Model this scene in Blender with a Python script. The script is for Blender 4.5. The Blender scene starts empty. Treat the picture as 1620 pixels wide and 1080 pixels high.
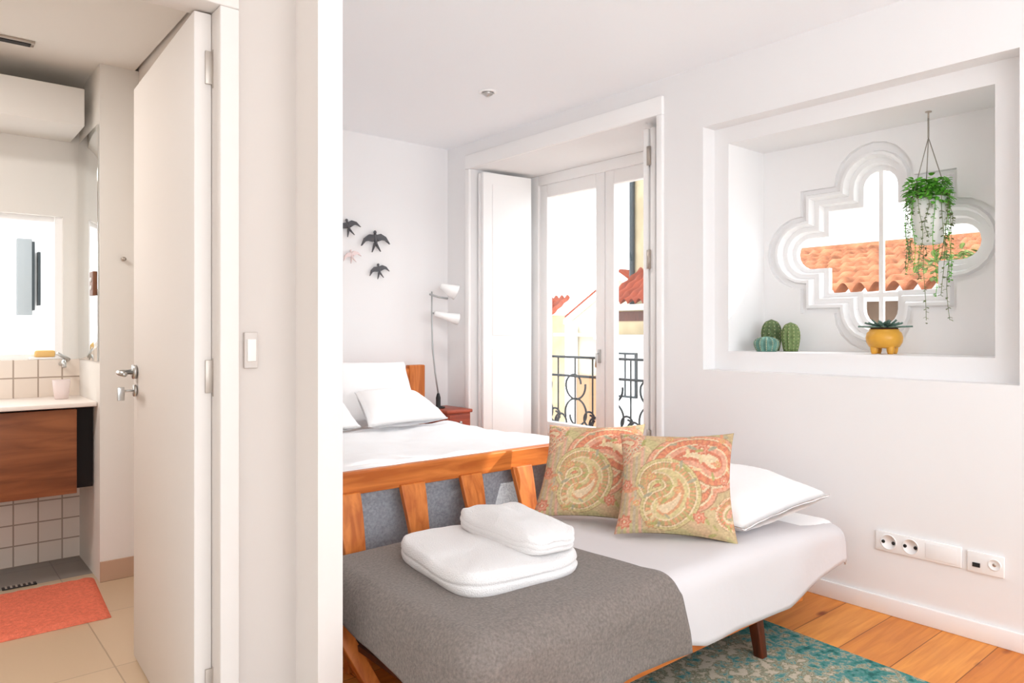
import bpy, bmesh, math, random
import numpy as np
from mathutils import Vector, Matrix
from math import sin, cos, pi, radians

SC = bpy.context.scene
COL = SC.collection
random.seed(7)

def lin(r, g, b):
    f = lambda c: (c/12.92 if c <= .04045 else ((c+.055)/1.055)**2.4)
    return (f(r/255), f(g/255), f(b/255), 1)

# ------------------------------------------------------------------ camera
cd = bpy.data.cameras.new('camera'); cam = bpy.data.objects.new('camera', cd); COL.objects.link(cam)
cam.location = (0, 0, 1.25); cam.rotation_euler = (pi/2, 0, radians(-40))
cd.sensor_width = 36; cd.lens = 1147/1620*36; cd.shift_y = -20/1620; cd.clip_start = .05; cd.clip_end = 200
SC.camera = cam
# ------------------------------------------------------------------ sky, sun, added fill lights
SC.view_settings.view_transform = 'Standard'; SC.view_settings.look = 'None'
SC.view_settings.gamma = 1; SC.view_settings.exposure = 0.49
SC.view_settings.use_curve_mapping = False
SC.cycles.use_denoising = True
SC.cycles.max_bounces = 10; SC.cycles.diffuse_bounces = 7; SC.cycles.transparent_max_bounces = 16
SC.cycles.sample_clamp_indirect = 8
w = bpy.data.worlds.new('sky'); SC.world = w; w.use_nodes = True
bg = w.node_tree.nodes['Background']; bg.inputs[0].default_value = (.90, .95, 1, 1); bg.inputs[1].default_value = 2.9
def light(name, typ, loc, direction, energy, color=(1, 1, 1), size=1, size_y=None):
    l = bpy.data.lights.new(name, typ); o = bpy.data.objects.new(name, l); COL.objects.link(o)
    l.energy = energy; l.color = color; o.location = loc
    o.rotation_euler = Vector(direction).to_track_quat('-Z', 'Y').to_euler()
    if typ == 'AREA':
        l.shape = 'RECTANGLE'; l.size = size; l.size_y = size_y or size
    return o
sun = light('sun', 'SUN', (8, -4, 6), (-1.65, .95, -1.02), 4.2, (1, .94, .85)); sun.data.angle = radians(.6)
light('hall_fill_light', 'AREA', (.9, -1.72, 1.6), (.12, 1, .4), 30, (.90, .95, 1), 4.1, 1.35)  # added soft fill, set at the invented window behind the camera
light('bathroom_fill_light', 'AREA', (-.35, 3.3, 2.535), (0, 0, -1), 17, (1, .97, .94), .3, .3)  # added ceiling fill to brighten the bathroom, no fitting modelled

# ------------------------------------------------------------------ materials
def nt(name):
    m = bpy.data.materials.new(name); m.use_nodes = True
    return m, m.node_tree.nodes, m.node_tree.links, m.node_tree.nodes['Principled BSDF']
def mat(name, rgb, rough=.6, metal=0, noise=0, nscale=20, bump=0, bscale=60, stretch=(1, 1, 1), spec=.35, sheen=0):
    m, n, l, b = nt(name)
    c = lin(*rgb); b.inputs['Base Color'].default_value = c
    b.inputs['Roughness'].default_value = rough; b.inputs['Metallic'].default_value = metal
    b.inputs['Specular IOR Level'].default_value = spec
    if sheen: b.inputs['Sheen Weight'].default_value = sheen
    if noise or bump:
        tc = n.new('ShaderNodeTexCoord'); mp = n.new('ShaderNodeMapping'); mp.inputs['Scale'].default_value = stretch
        l.new(tc.outputs['Object'], mp.inputs[0])
    if noise:
        t = n.new('ShaderNodeTexNoise'); t.inputs['Scale'].default_value = nscale; t.inputs['Detail'].default_value = 6
        l.new(mp.outputs[0], t.inputs[0])
        r = n.new('ShaderNodeValToRGB'); r.color_ramp.elements[0].position = .3; r.color_ramp.elements[1].position = .7
        r.color_ramp.elements[0].color = tuple(x*(1-noise) for x in c[:3])+(1,)
        r.color_ramp.elements[1].color = tuple(min(1, x*(1+noise)) for x in c[:3])+(1,)
        l.new(t.outputs[0], r.inputs[0]); l.new(r.outputs[0], b.inputs['Base Color'])
    if bump:
        t2 = n.new('ShaderNodeTexNoise'); t2.inputs['Scale'].default_value = bscale; t2.inputs['Detail'].default_value = 4
        l.new(mp.outputs[0], t2.inputs[0])
        bp = n.new('ShaderNodeBump'); bp.inputs['Strength'].default_value = bump; bp.inputs['Distance'].default_value = .01
        l.new(t2.outputs[0], bp.inputs['Height']); l.new(bp.outputs[0], b.inputs['Normal'])
    return m
def wood(name, a, bcol, axis='X', scale=3.0, rough=.4):
    m, n, l, b = nt(name)
    tc = n.new('ShaderNodeTexCoord'); mp = n.new('ShaderNodeMapping')
    s = {'X': (.12, 1, 1), 'Y': (1, .12, 1), 'Z': (1, 1, .12)}[axis]
    mp.inputs['Scale'].default_value = tuple(q*scale for q in s)
    l.new(tc.outputs['Object'], mp.inputs[0])
    t = n.new('ShaderNodeTexNoise'); t.inputs['Scale'].default_value = 9; t.inputs['Detail'].default_value = 8; t.inputs['Distortion'].default_value = .6
    l.new(mp.outputs[0], t.inputs[0])
    r = n.new('ShaderNodeValToRGB'); r.color_ramp.elements[0].color = lin(*a); r.color_ramp.elements[1].color = lin(*bcol)
    r.color_ramp.elements[0].position = .35; r.color_ramp.elements[1].position = .65
    l.new(t.outputs[0], r.inputs[0]); l.new(r.outputs[0], b.inputs['Base Color']); b.inputs['Roughness'].default_value = rough
    b.inputs['Specular IOR Level'].default_value = .3
    return m
def attr_mat(name, rough=.8, bump=.3, bscale=250):
    m, n, l, b = nt(name)
    a = n.new('ShaderNodeAttribute'); a.attribute_name = 'pattern'; l.new(a.outputs['Color'], b.inputs['Base Color'])
    b.inputs['Roughness'].default_value = rough; b.inputs['Specular IOR Level'].default_value = .2
    tc = n.new('ShaderNodeTexCoord'); t2 = n.new('ShaderNodeTexNoise'); t2.inputs['Scale'].default_value = bscale
    l.new(tc.outputs['Object'], t2.inputs[0]); bp = n.new('ShaderNodeBump'); bp.inputs['Strength'].default_value = bump
    bp.inputs['Distance'].default_value = .002; l.new(t2.outputs[0], bp.inputs['Height']); l.new(bp.outputs[0], b.inputs['Normal'])
    return m
def glass_mat(name, gloss=.06, tint=(1, 1, 1, 1)):
    m = bpy.data.materials.new(name); m.use_nodes = True; n = m.node_tree.nodes; l = m.node_tree.links; n.clear()
    o = n.new('ShaderNodeOutputMaterial'); mx = n.new('ShaderNodeMixShader'); tr = n.new('ShaderNodeBsdfTransparent')
    g = n.new('ShaderNodeBsdfGlossy'); g.inputs['Roughness'].default_value = .02; tr.inputs[0].default_value = tint
    mx.inputs[0].default_value = gloss
    l.new(tr.outputs[0], mx.inputs[1]); l.new(g.outputs[0], mx.inputs[2]); l.new(mx.outputs[0], o.inputs[0])
    return m
def tile_mat(name, c1, c2, grout, w_, h_, mortar=.004, vec='xz', rough=.25, offset=0.0):
    m, n, l, b = nt(name)
    tc = n.new('ShaderNodeTexCoord'); sp = n.new('ShaderNodeSeparateXYZ'); cb = n.new('ShaderNodeCombineXYZ')
    l.new(tc.outputs['Object'], sp.inputs[0])
    idx = {'x': 0, 'y': 1, 'z': 2}
    l.new(sp.outputs[idx[vec[0]]], cb.inputs[0]); l.new(sp.outputs[idx[vec[1]]], cb.inputs[1])
    br = n.new('ShaderNodeTexBrick'); br.offset = offset; br.inputs['Scale'].default_value = 1
    br.inputs['Brick Width'].default_value = w_; br.inputs['Row Height'].default_value = h_
    br.inputs['Mortar Size'].default_value = mortar; br.inputs['Mortar Smooth'].default_value = .2
    br.inputs['Color1'].default_value = lin(*c1); br.inputs['Color2'].default_value = lin(*c2); br.inputs['Mortar'].default_value = lin(*grout)
    l.new(cb.outputs[0], br.inputs[0]); l.new(br.outputs[0], b.inputs['Base Color']); b.inputs['Roughness'].default_value = rough
    bp = n.new('ShaderNodeBump'); bp.inputs['Strength'].default_value = .4; bp.inputs['Distance'].default_value = .003; bp.invert = True
    l.new(br.outputs['Fac'], bp.inputs['Height']); l.new(bp.outputs[0], b.inputs['Normal'])
    return m
def pine_floor_mat():
    m, n, l, b = nt('pine boards')
    tc = n.new('ShaderNodeTexCoord'); br = n.new('ShaderNodeTexBrick'); br.offset = .37; br.inputs['Scale'].default_value = 1
    mp0 = n.new('ShaderNodeMapping'); mp0.inputs['Location'].default_value = (.9, .045, 0); l.new(tc.outputs['Object'], mp0.inputs[0])
    br.inputs['Brick Width'].default_value = 3.4; br.inputs['Row Height'].default_value = .2
    br.inputs['Mortar Size'].default_value = .0022; br.inputs['Mortar Smooth'].default_value = .3; br.inputs['Bias'].default_value = 0
    br.inputs['Color1'].default_value = lin(218, 132, 54); br.inputs['Color2'].default_value = lin(242, 164, 78); br.inputs['Mortar'].default_value = lin(150, 86, 34)
    l.new(mp0.outputs[0], br.inputs[0])
    mp = n.new('ShaderNodeMapping'); mp.inputs['Scale'].default_value = (1.1, 16, 1); l.new(tc.outputs['Object'], mp.inputs[0])
    t = n.new('ShaderNodeTexNoise'); t.inputs['Scale'].default_value = 2.2; t.inputs['Detail'].default_value = 7; t.inputs['Distortion'].default_value = .7
    l.new(mp.outputs[0], t.inputs[0])
    r = n.new('ShaderNodeValToRGB'); r.color_ramp.elements[0].position = .32; r.color_ramp.elements[1].position = .62
    r.color_ramp.elements[0].color = (.74, .60, .46, 1); r.color_ramp.elements[1].color = (1, 1, 1, 1)
    l.new(t.outputs[0], r.inputs[0])
    mx = n.new('ShaderNodeMix'); mx.data_type = 'RGBA'; mx.blend_type = 'MULTIPLY'; mx.inputs[0].default_value = .75
    l.new(br.outputs[0], mx.inputs[6]); l.new(r.outputs[0], mx.inputs[7])
    mp2 = n.new('ShaderNodeMapping'); mp2.inputs['Scale'].default_value = (3.6, 8.2, 1); l.new(tc.outputs['Object'], mp2.inputs[0])
    v = n.new('ShaderNodeTexVoronoi'); v.inputs['Scale'].default_value = 1; v.inputs['Randomness'].default_value = 1; l.new(mp2.outputs[0], v.inputs[0])
    r2 = n.new('ShaderNodeValToRGB'); r2.color_ramp.elements[0].position = .06; r2.color_ramp.elements[1].position = .17
    r2.color_ramp.elements[0].color = (.34, .13, .05, 1); r2.color_ramp.elements[1].color = (1, 1, 1, 1)
    l.new(v.outputs['Distance'], r2.inputs[0])
    mx2 = n.new('ShaderNodeMix'); mx2.data_type = 'RGBA'; mx2.blend_type = 'MULTIPLY'; mx2.inputs[0].default_value = .9
    l.new(mx.outputs[2], mx2.inputs[6]); l.new(r2.outputs[0], mx2.inputs[7]); l.new(mx2.outputs[2], b.inputs['Base Color'])
    b.inputs['Roughness'].default_value = .42; b.inputs['Specular IOR Level'].default_value = .3
    return m

M = {}
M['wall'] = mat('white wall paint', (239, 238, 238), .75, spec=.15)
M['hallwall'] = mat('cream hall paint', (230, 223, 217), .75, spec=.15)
M['hallwall_dark'] = mat('darkened hall paint', (203, 194, 187), .8, spec=.1)  # hall paint darkened, shade put into the colour of the overlit wall
M['bathwall'] = mat('cream bathroom paint', (230, 226, 220), .75, spec=.15)
M['ceiling'] = mat('ceiling paint', (248, 250, 253), .8, spec=.1)
M['trim'] = mat('white gloss trim', (248, 247, 246), .4, spec=.3)
M['doorpaint'] = mat('cream door paint', (222, 215, 209), .65, spec=.15)
M['floor'] = pine_floor_mat()
M['orange_wood'] = wood('honey wood', (176, 92, 36), (214, 126, 58), 'X')
M['orange_wood_z'] = wood('honey wood upright', (180, 94, 36), (218, 130, 60), 'Z')
M['walnut'] = wood('dark walnut', (62, 28, 14), (92, 42, 20), 'Z')
M['vanity'] = wood('brown veneer', (118, 68, 42), (150, 92, 58), 'X', 2)
M['redwood'] = wood('red brown wood', (140, 62, 44), (176, 88, 64), 'X')
M['black'] = mat('recess shade black', (26, 18, 16), .7)  # shade of the gap beside the vanity, put into a black colour
M['linen'] = mat('white cotton', (250, 249, 249), .85, bump=.08, bscale=45, spec=.1)
M['duvet'] = mat('white duvet', (249, 250, 252), .85, bump=.1, bscale=14, spec=.1)
M['sheet'] = mat('pale grey sheet', (216, 212, 213), .85, bump=.25, bscale=9, spec=.1)
M['throw'] = mat('grey wool throw', (127, 118, 112), .95, noise=.22, nscale=120, bump=.35, bscale=300, spec=.05, sheen=.15)
M['throw2'] = mat('charcoal wool throw', (158, 161, 167), .95, noise=.2, nscale=90, bump=.3, bscale=250, spec=.05)
M['towel'] = mat('white terry', (238, 236, 235), .95, bump=.55, bscale=260, spec=.05)
M['metal'] = mat('brushed steel', (200, 200, 198), .3, 1)
M['hinge'] = mat('satin nickel', (190, 180, 170), .4, .6)
M['iron'] = mat('wrought iron', (52, 58, 60), .5, .4)
M['plastic'] = mat('white plastic', (244, 243, 242), .35)
M['dark'] = mat('dark plastic', (40, 38, 38), .5)
M['lampwhite'] = mat('white enamel', (245, 245, 244), .3)
M['lampgrey'] = mat('pale grey metal', (176, 178, 178), .35, .4)
M['glass'] = glass_mat('window glass')
M['mirror'] = mat('mirror silver', (235, 238, 238), .02, 1)
M['ceramic_grey'] = mat('dark glazed ceramic', (84, 84, 88), .3)
M['ceramic_pink'] = mat('pale pink ceramic', (236, 216, 214), .4)
M['cactus'] = mat('cactus green', (92, 112, 72), .6, noise=.35, nscale=60)
M['cactus2'] = mat('olive cactus green', (112, 132, 82), .6, noise=.3, nscale=60)
M['spine'] = mat('cactus spine', (196, 190, 150), .7)
M['jade'] = mat('blue green cactus', (98, 140, 128), .5, noise=.25, nscale=50)
M['succulent'] = mat('blue green leaf', (96, 124, 112), .55, noise=.2, nscale=30)
M['yellow'] = mat('mustard glaze', (222, 164, 62), .3, noise=.08, nscale=14)
M['soil'] = mat('dark soil', (74, 44, 30), .9, noise=.3, nscale=90)
M['potwhite'] = mat('white pot glaze', (243, 243, 240), .35)
M['leaf'] = mat('fresh green leaf', (104, 182, 60), .5, noise=.35, nscale=28)
M['strand'] = mat('grey green strand', (118, 132, 84), .6, noise=.2, nscale=40)
M['cord'] = mat('grey cord', (150, 144, 134), .8)
M['mat'] = mat('orange bath mat pile', (232, 124, 98), .95, noise=.14, nscale=70, bump=.6, bscale=180, spec=.05)
M['counter'] = mat('white counter', (240, 230, 222), .3)
M['bathtile'] = tile_mat('cream wall tiles', (226, 212, 198), (232, 219, 206), (168, 150, 134), .11, .11)
M['bathfloor'] = tile_mat('beige floor tiles', (200, 174, 144), (206, 180, 150), (176, 152, 126), .6, .6, .003, 'xy', .35)
M['hallfloor'] = tile_mat('pale grey hall tiles', (206, 206, 204), (212, 212, 210), (180, 180, 178), .6, .6, .003, 'xy', .4)
M['showerfloor'] = tile_mat('grey floor tiles', (132, 122, 116), (140, 130, 122), (108, 98, 92), .3, .3, .003, 'xy', .3)
M['skirttile'] = tile_mat('tan skirting tile', (190, 158, 134), (196, 164, 138), (150, 128, 108), .3, .2, .003, 'xz', .35)
M['socket_brown'] = mat('brown socket plate', (122, 78, 54), .4)
M['cup'] = mat('pale lilac cup', (226, 210, 206), .4)
M['soap'] = mat('amber soap', (232, 190, 120), .4)
M['facade_white'] = mat('white render', (244, 243, 240), .9, spec=.05)
M['facade_cream'] = mat('cream render', (200, 192, 170), .9, noise=.06, nscale=2, spec=.05)
M['facade_tan'] = mat('tan stone', (172, 156, 126), .9, noise=.16, nscale=3, spec=.05)
M['facade_peach'] = mat('peach render', (178, 138, 106), .9, spec=.05)
M['facade_brown'] = mat('shaded brown render', (112, 94, 80), .9, noise=.15, nscale=6, spec=.05)  # dark brown includes the shade on the wall below the roof
M['rooftile'] = mat('terracotta roof tiles', (168, 110, 80), .9, noise=.45, nscale=5, spec=.05)
M['rooftile_red'] = mat('red roof tiles', (138, 66, 46), .9, noise=.25, nscale=3, spec=.05)
M['greyframe'] = mat('light grey shutters', (206, 208, 210), .6)
M['greyframe2'] = mat('weathered grey shutters', (128, 132, 132), .6)
M['shadeglass'] = mat('dim window glass', (150, 140, 120), .2)
M['pavement'] = mat('pale paving', (200, 194, 184), .9, noise=.08, nscale=2)
M['bush'] = mat('hedge green', (122, 138, 76), .8, noise=.35, nscale=12)
M['pattern'] = attr_mat('paisley weave')

# ------------------------------------------------------------------ mesh builder
class MB:
    def __init__(s): s.v = []; s.f = []; s.sm = []
    def add(s, vs, fs, smooth=False):
        o = len(s.v); s.v += [tuple(p) for p in vs]; s.f += [tuple(i+o for i in f) for f in fs]; s.sm += [smooth]*len(fs); return s
    def bm(s, b, smooth=False):
        b.verts.index_update(); return s.add([v.co[:] for v in b.verts], [[v.index for v in f.verts] for f in b.faces], smooth)
    def box(s, x0, x1, y0, y1, z0, z1, bevel=0, M4=None, seg=2):
        b = bmesh.new(); bmesh.ops.create_cube(b, size=1)
        for v in b.verts: v.co = Vector(((x0+x1)/2+v.co.x*(x1-x0), (y0+y1)/2+v.co.y*(y1-y0), (z0+z1)/2+v.co.z*(z1-z0)))
        if bevel: bmesh.ops.bevel(b, geom=b.edges[:], offset=bevel, segments=seg, affect='EDGES', profile=.5)
        if M4 is not None: bmesh.ops.transform(b, matrix=M4, verts=b.verts)
        s.bm(b, bool(bevel)); b.free(); return s
    def bar(s, a, b_, w_, h_, up=(0, 0, 1), bevel=0, w2=None, h2=None):
        a = Vector(a); b_ = Vector(b_); d = (b_-a).normalized(); u = Vector(up); r = d.cross(u).normalized(); u = r.cross(d)
        vs = []
        for p, ww, hh in ((a, w_, h_), (b_, w2 or w_, h2 or h_)):
            for sx, sy in ((-1, -1), (1, -1), (1, 1), (-1, 1)): vs.append(p+r*sx*ww/2+u*sy*hh/2)
        bm_ = bmesh.new(); V = [bm_.verts.new(p) for p in vs]
        for f in ((0, 1, 2, 3), (7, 6, 5, 4), (0, 4, 5, 1), (1, 5, 6, 2), (2, 6, 7, 3), (3, 7, 4, 0)): bm_.faces.new([V[i] for i in f])
        bmesh.ops.recalc_face_normals(bm_, faces=bm_.faces)
        if bevel: bmesh.ops.bevel(bm_, geom=bm_.edges[:], offset=bevel, segments=2, affect='EDGES', profile=.5)
        s.bm(bm_, bool(bevel)); bm_.free(); return s
    def tube(s, pts, r, n=8, r2=None, closed=False):
        pts = [Vector(p) for p in pts]; N = len(pts); vs = []; fs = []
        up = Vector((0, 0, 1)) if abs((pts[1]-pts[0]).normalized().z) < .9 else Vector((1, 0, 0)); prev = None
        for i, p in enumerate(pts):
            if closed: d = pts[(i+1) % N]-pts[i-1]
            else: d = pts[min(i+1, N-1)]-pts[max(i-1, 0)]
            d.normalize(); x = d.cross(up) if prev is None else prev-d*prev.dot(d)
            if x.length < 1e-5: x = d.cross(Vector((0, 1, 0)))
            x.normalize(); prev = x; y = d.cross(x)
            rr = r if r2 is None else r+(r2-r)*i/(N-1)
            vs += [p+(x*cos(2*pi*k/n)+y*sin(2*pi*k/n))*rr for k in range(n)]
        for i in range(N if closed else N-1):
            j = (i+1) % N
            for k in range(n): fs.append((i*n+k, i*n+(k+1) % n, j*n+(k+1) % n, j*n+k))
        if not closed: fs += [tuple(range(n))[::-1], tuple((N-1)*n+k for k in range(n))]
        return s.add(vs, fs, True)
    def lathe(s, prof, c=(0, 0, 0), n=24, M4=None, smooth=True, fn=None):
        vs = []; fs = []; c = Vector(c)
        for i, (r, z) in enumerate(prof):
            for k in range(n):
                a = 2*pi*k/n; rr = r*(fn(a, z) if fn else 1); p = Vector((rr*cos(a), rr*sin(a), z))
                if M4 is not None: p = M4 @ p
                vs.append(p+c)
        for i in range(len(prof)-1):
            for k in range(n): fs.append((i*n+k, i*n+(k+1) % n, (i+1)*n+(k+1) % n, (i+1)*n+k))
        fs += [tuple(range(n))[::-1], tuple((len(prof)-1)*n+k for k in range(n))]
        return s.add(vs, fs, smooth)
    def grid(s, fn, nu, nv, smooth=True):
        vs = [fn(i/nu, j/nv) for i in range(nu+1) for j in range(nv+1)]
        fs = [(i*(nv+1)+j, (i+1)*(nv+1)+j, (i+1)*(nv+1)+j+1, i*(nv+1)+j+1) for i in range(nu) for j in range(nv)]
        return s.add(vs, fs, smooth)
    def blob(s, c, rx, ry, rz, sub=1, rot=None):
        b = bmesh.new(); bmesh.ops.create_icosphere(b, subdivisions=sub, radius=1)
        for v in b.verts:
            p = Vector((v.co.x*rx, v.co.y*ry, v.co.z*rz)); v.co = Vector(c)+(rot @ p if rot else p)
        s.bm(b, True); b.free(); return s

def root(name, loc=(0, 0, 0)):
    o = bpy.data.objects.new(name, None); COL.objects.link(o); o.location = loc; o.empty_display_size = .1; return o
def off(parent):
    t = Vector((0, 0, 0))
    while parent is not None: t += Vector(parent.location); parent = parent.parent
    return t
def obj(name, mb, m, parent=None, at=None, label=None):
    """mesh from world-coordinate vertices; at = where the origin of a top-level mesh goes"""
    o_ = off(parent) if parent is not None else Vector(at or (0, 0, 0))
    me = bpy.data.meshes.new(name); me.from_pydata([Vector(p)-o_ for p in mb.v], [], mb.f)
    me.polygons.foreach_set('use_smooth', mb.sm); me.materials.append(m); me.update()
    o = bpy.data.objects.new(name, me); COL.objects.link(o)
    if parent is not None: o.parent = parent
    else: o.location = o_
    if label: o['label'] = label
    return o
def tag(o, label, cat, group=None, kind=None):
    o['label'] = label; o['category'] = cat
    if group: o['group'] = group
    if kind: o['kind'] = kind
    return o
def struct(name, mb, m, parent=None):
    o = obj(name, mb, m, parent)
    if parent is None: o['kind'] = 'structure'
    return o
def sroot(name, loc=(0, 0, 0)):
    o = root(name, loc); o['kind'] = 'structure'; return o
def solid(o, t, offset=-1):
    md = o.modifiers.new('thickness', 'SOLIDIFY'); md.thickness = t; md.offset = offset; return o
def subd(o, n=1):
    md = o.modifiers.new('smooth', 'SUBSURF'); md.levels = n; md.render_levels = n; return o
def nz(x, y, z=0, s=1.0):
    from mathutils import noise
    return noise.noise(Vector((x*s, y*s, z*s)))

# ================================================================== SETTING
W, B, H = 3.31, 4.74, 2.67
HB = 2.56                       # bathroom ceiling
struct('floor', MB().box(.95, 3.9, 2.12, 4.8, -.06, 0).box(.93, 3.4, -1.6, 2.12, -.06, 0), M['floor'])
struct('floor_hall_unseen', MB().box(-2.2, .93, -1.6, 2.12, -.06, 0), M['hallfloor'])  # unseen floor, made pale grey to cut orange bounce light
struct('floor_bathroom', MB().box(-1.6, .95, 2.12, 4.22, -.06, 0), M['bathfloor'])
struct('floor_shower', MB().box(-1.6, .95, 4.22, 4.75, -.06, 0), M['showerfloor'])
struct('ceiling', MB().box(-2.2, 3.42, -1.6, 4.84, H, H+.1), M['ceiling'])
struct('ceiling_bathroom', MB().box(-1.6, .9, 2.2, 4.75, HB, HB+.1), M['bathwall'])
struct('wall_back', MB().box(1.03, 3.9, B, B+.12, 0, H), M['wall'])
# window wall: inner layer with the two openings, deeper layer with the reveals
fy0, fy1, fz = 2.64, 4.43, 2.467
ny0, ny1, nz0, nz1 = .887, 2.338, 1.03, 2.34
iy0, iy1, iz0, iz1 = 1.0, 2.25, 1.13, 2.25
X1, X2 = 3.415, 3.98
wb = MB()
for (xa, xb, a0, a1, z0, z1) in ((W, X1, ny0, ny1, nz0, nz1), (X1, X2, iy0, iy1, iz0, iz1)):
    wb.box(xa, xb, -1.6, a0, 0, H); wb.box(xa, xb, a1, fy0, 0, H); wb.box(xa, xb, fy1, B+.12, 0, H)
    wb.box(xa, xb, a0, a1, 0, z0); wb.box(xa, xb, a0, a1, z1, H); wb.box(xa, xb, fy0, fy1, fz, H)
struct('wall_right', wb, M['wall'])
# niche back wall with the barbed quatrefoil opening
qy, qz = 1.645, 1.668
def quat(d, n=10):
    hy, hz, ar = .285+d, .235+d, .098+d; ty, tz = max(.372, hy), max(.315, hz)
    P = []
    def arc(cy, cz, a0):
        for k in range(n+1):
            a = a0-pi/2+pi*k/n; P.append((cy+ar*cos(a), cz+ar*sin(a)))
    P.append((hy, -hz)); P.append((hy, -ar)); arc(ty, 0, 0); P.append((hy, ar)); P.append((hy, hz))
    P.append((ar, hz)); arc(0, tz, pi/2); P.append((-ar, hz)); P.append((-hy, hz))
    P.append((-hy, ar)); arc(-ty, 0, pi); P.append((-hy, -ar)); P.append((-hy, -hz))
    P.append((-ar, -hz)); arc(0, -tz, -pi/2); P.append((ar, -hz))
    return [(qy+a, qz+b) for a, b in P]
def plate(x, d, y0, y1, z0, z1):
    b = bmesh.new(); hole = [b.verts.new((x, a, c)) for a, c in quat(d)]
    ring = [b.verts.new((x, a, c)) for a, c in ((y0, z0), (y1, z0), (y1, z1), (y0, z1))]
    es = [b.edges.new((L[i], L[(i+1) % len(L)])) for L in (hole, ring) for i in range(len(L))]
    bmesh.ops.triangle_fill(b, use_beauty=True, edges=es, normal=(-1, 0, 0)); return b
nb = MB()
b_ = plate(3.77, .10, iy0, iy1, iz0, iz1); nb.bm(b_); b_.free()
prof = [(3.77, .10), (3.80, .10), (3.80, .078), (3.775, .07), (3.775, .056), (3.82, .045), (3.82, .02), (3.865, .012), (3.865, -.012), (3.90, -.012), (3.90, .10)]
for (xa, da), (xb, db) in zip(prof, prof[1:]):
    A, Bq = quat(da), quat(db); N = len(A)
    nb.add([(xa, p, q) for p, q in A]+[(xb, p, q) for p, q in Bq], [(i, (i+1) % N, N+(i+1) % N, N+i) for i in range(N)])
b_ = plate(3.90, .10, iy0, iy1, iz0, iz1); nb.bm(b_); b_.free()
q = sroot('window_2', (3.77, qy, iz0))
obj('moulded_surround', nb, M['wall'], q)
obj('glazing_bar', MB().box(3.872, 3.892, qy-.011, qy+.011, 1.24, qz-.2552).box(3.872, 3.892, qy-.011, qy+.011, qz-.2298, 2.10).box(3.872, 3.892, qy-.13, qy+.13, qz-.255, qz-.23), M['trim'], q)
gb = bmesh.new(); vs_ = [gb.verts.new((3.882, a, c)) for a, c in quat(0)]; gb.faces.new(vs_); bmesh.ops.triangulate(gb, faces=gb.faces)
obj('glass_pane', MB().bm(gb), M['glass'], q); gb.free()
struct('wall_hall_left_unseen', MB().box(-2.3, -2.2, -1.6, 2.2, 0, H+.1), M['hallwall'])  # unseen wall added to cut light from the open side
struct('wall_south_unseen', MB().box(-2.3, 4.0, -1.7, -1.6, 0, .9).box(-2.3, 4.0, -1.7, -1.6, 2.3, H+.1).box(-2.3, -1.2, -1.7, -1.6, .9, 2.3).box(3.0, 4.0, -1.7, -1.6, .9, 2.3), M['wall'])  # unseen wall with an invented window, added to limit light from behind
# hall partition between bathroom, hall and bedroom
struct('wall_left', MB().box(.917, .995, 1.965, B+.1, 0, H), M['hallwall'])
struct('wall_hall', MB().box(.735, .917, 2.12, 2.20, 0, H).box(-1.6, .735, 2.12, 2.20, 2.20, H).box(-1.6, -.26, 2.12, 2.2, 0, 2.19), M['hallwall_dark'])  # darker copy of the hall paint tones down this lit face
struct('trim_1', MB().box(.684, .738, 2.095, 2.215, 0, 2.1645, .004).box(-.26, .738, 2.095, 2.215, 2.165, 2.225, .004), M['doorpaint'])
struct('wall_bathroom', MB().box(.742, .93, 4.05, 4.7, 0, HB), M['bathwall'])
struct('wall_bathroom_side', MB().box(-1.7, -1.6, 2.12, 4.75, 0, HB), M['bathwall'])
wz0, wz1 = 1.085, 1.86
vb = MB().box(-1.6, .76, 4.6, 4.72, wz1, HB).box(-1.6, -.5, 4.6, 4.72, wz0, wz1).box(.665, .76, 4.6, 4.72, wz0, wz1)
struct('wall_vanity', vb, M['bathwall'])
struct('wall_vanity_tiles', MB().box(-1.6, .742, 4.59, 4.72, 0, wz0), M['bathtile'])
struct('trim_2', MB().box(-1.6, .70, 4.19, 4.6, 2.27, 2.46, .004), M['bathwall'])
struct('baseboard_bathroom', MB().box(.742, .93, 4.038, 4.05, 0, .10), M['skirttile'])
struct('baseboard_right', MB().box(W-.016, W, -1.6, fy0-.07, 0, .075, .003), M['trim'])
struct('baseboard_back', MB().box(1.0, W, B-.016, B, 0, .075, .003), M['trim'])
# casing round the french window
cs = MB().box(W-.022, W+.002, fy0-.04, fy1+.05, fz, fz+.105, .004)
cs.box(W-.022, W+.002, fy0-.04, fy0, 0, fz-.0005, .004).box(W-.022, W+.002, fy1, fy1+.05, 0, fz-.0005, .004)
struct('trim_3', cs, M['trim'])

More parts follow.
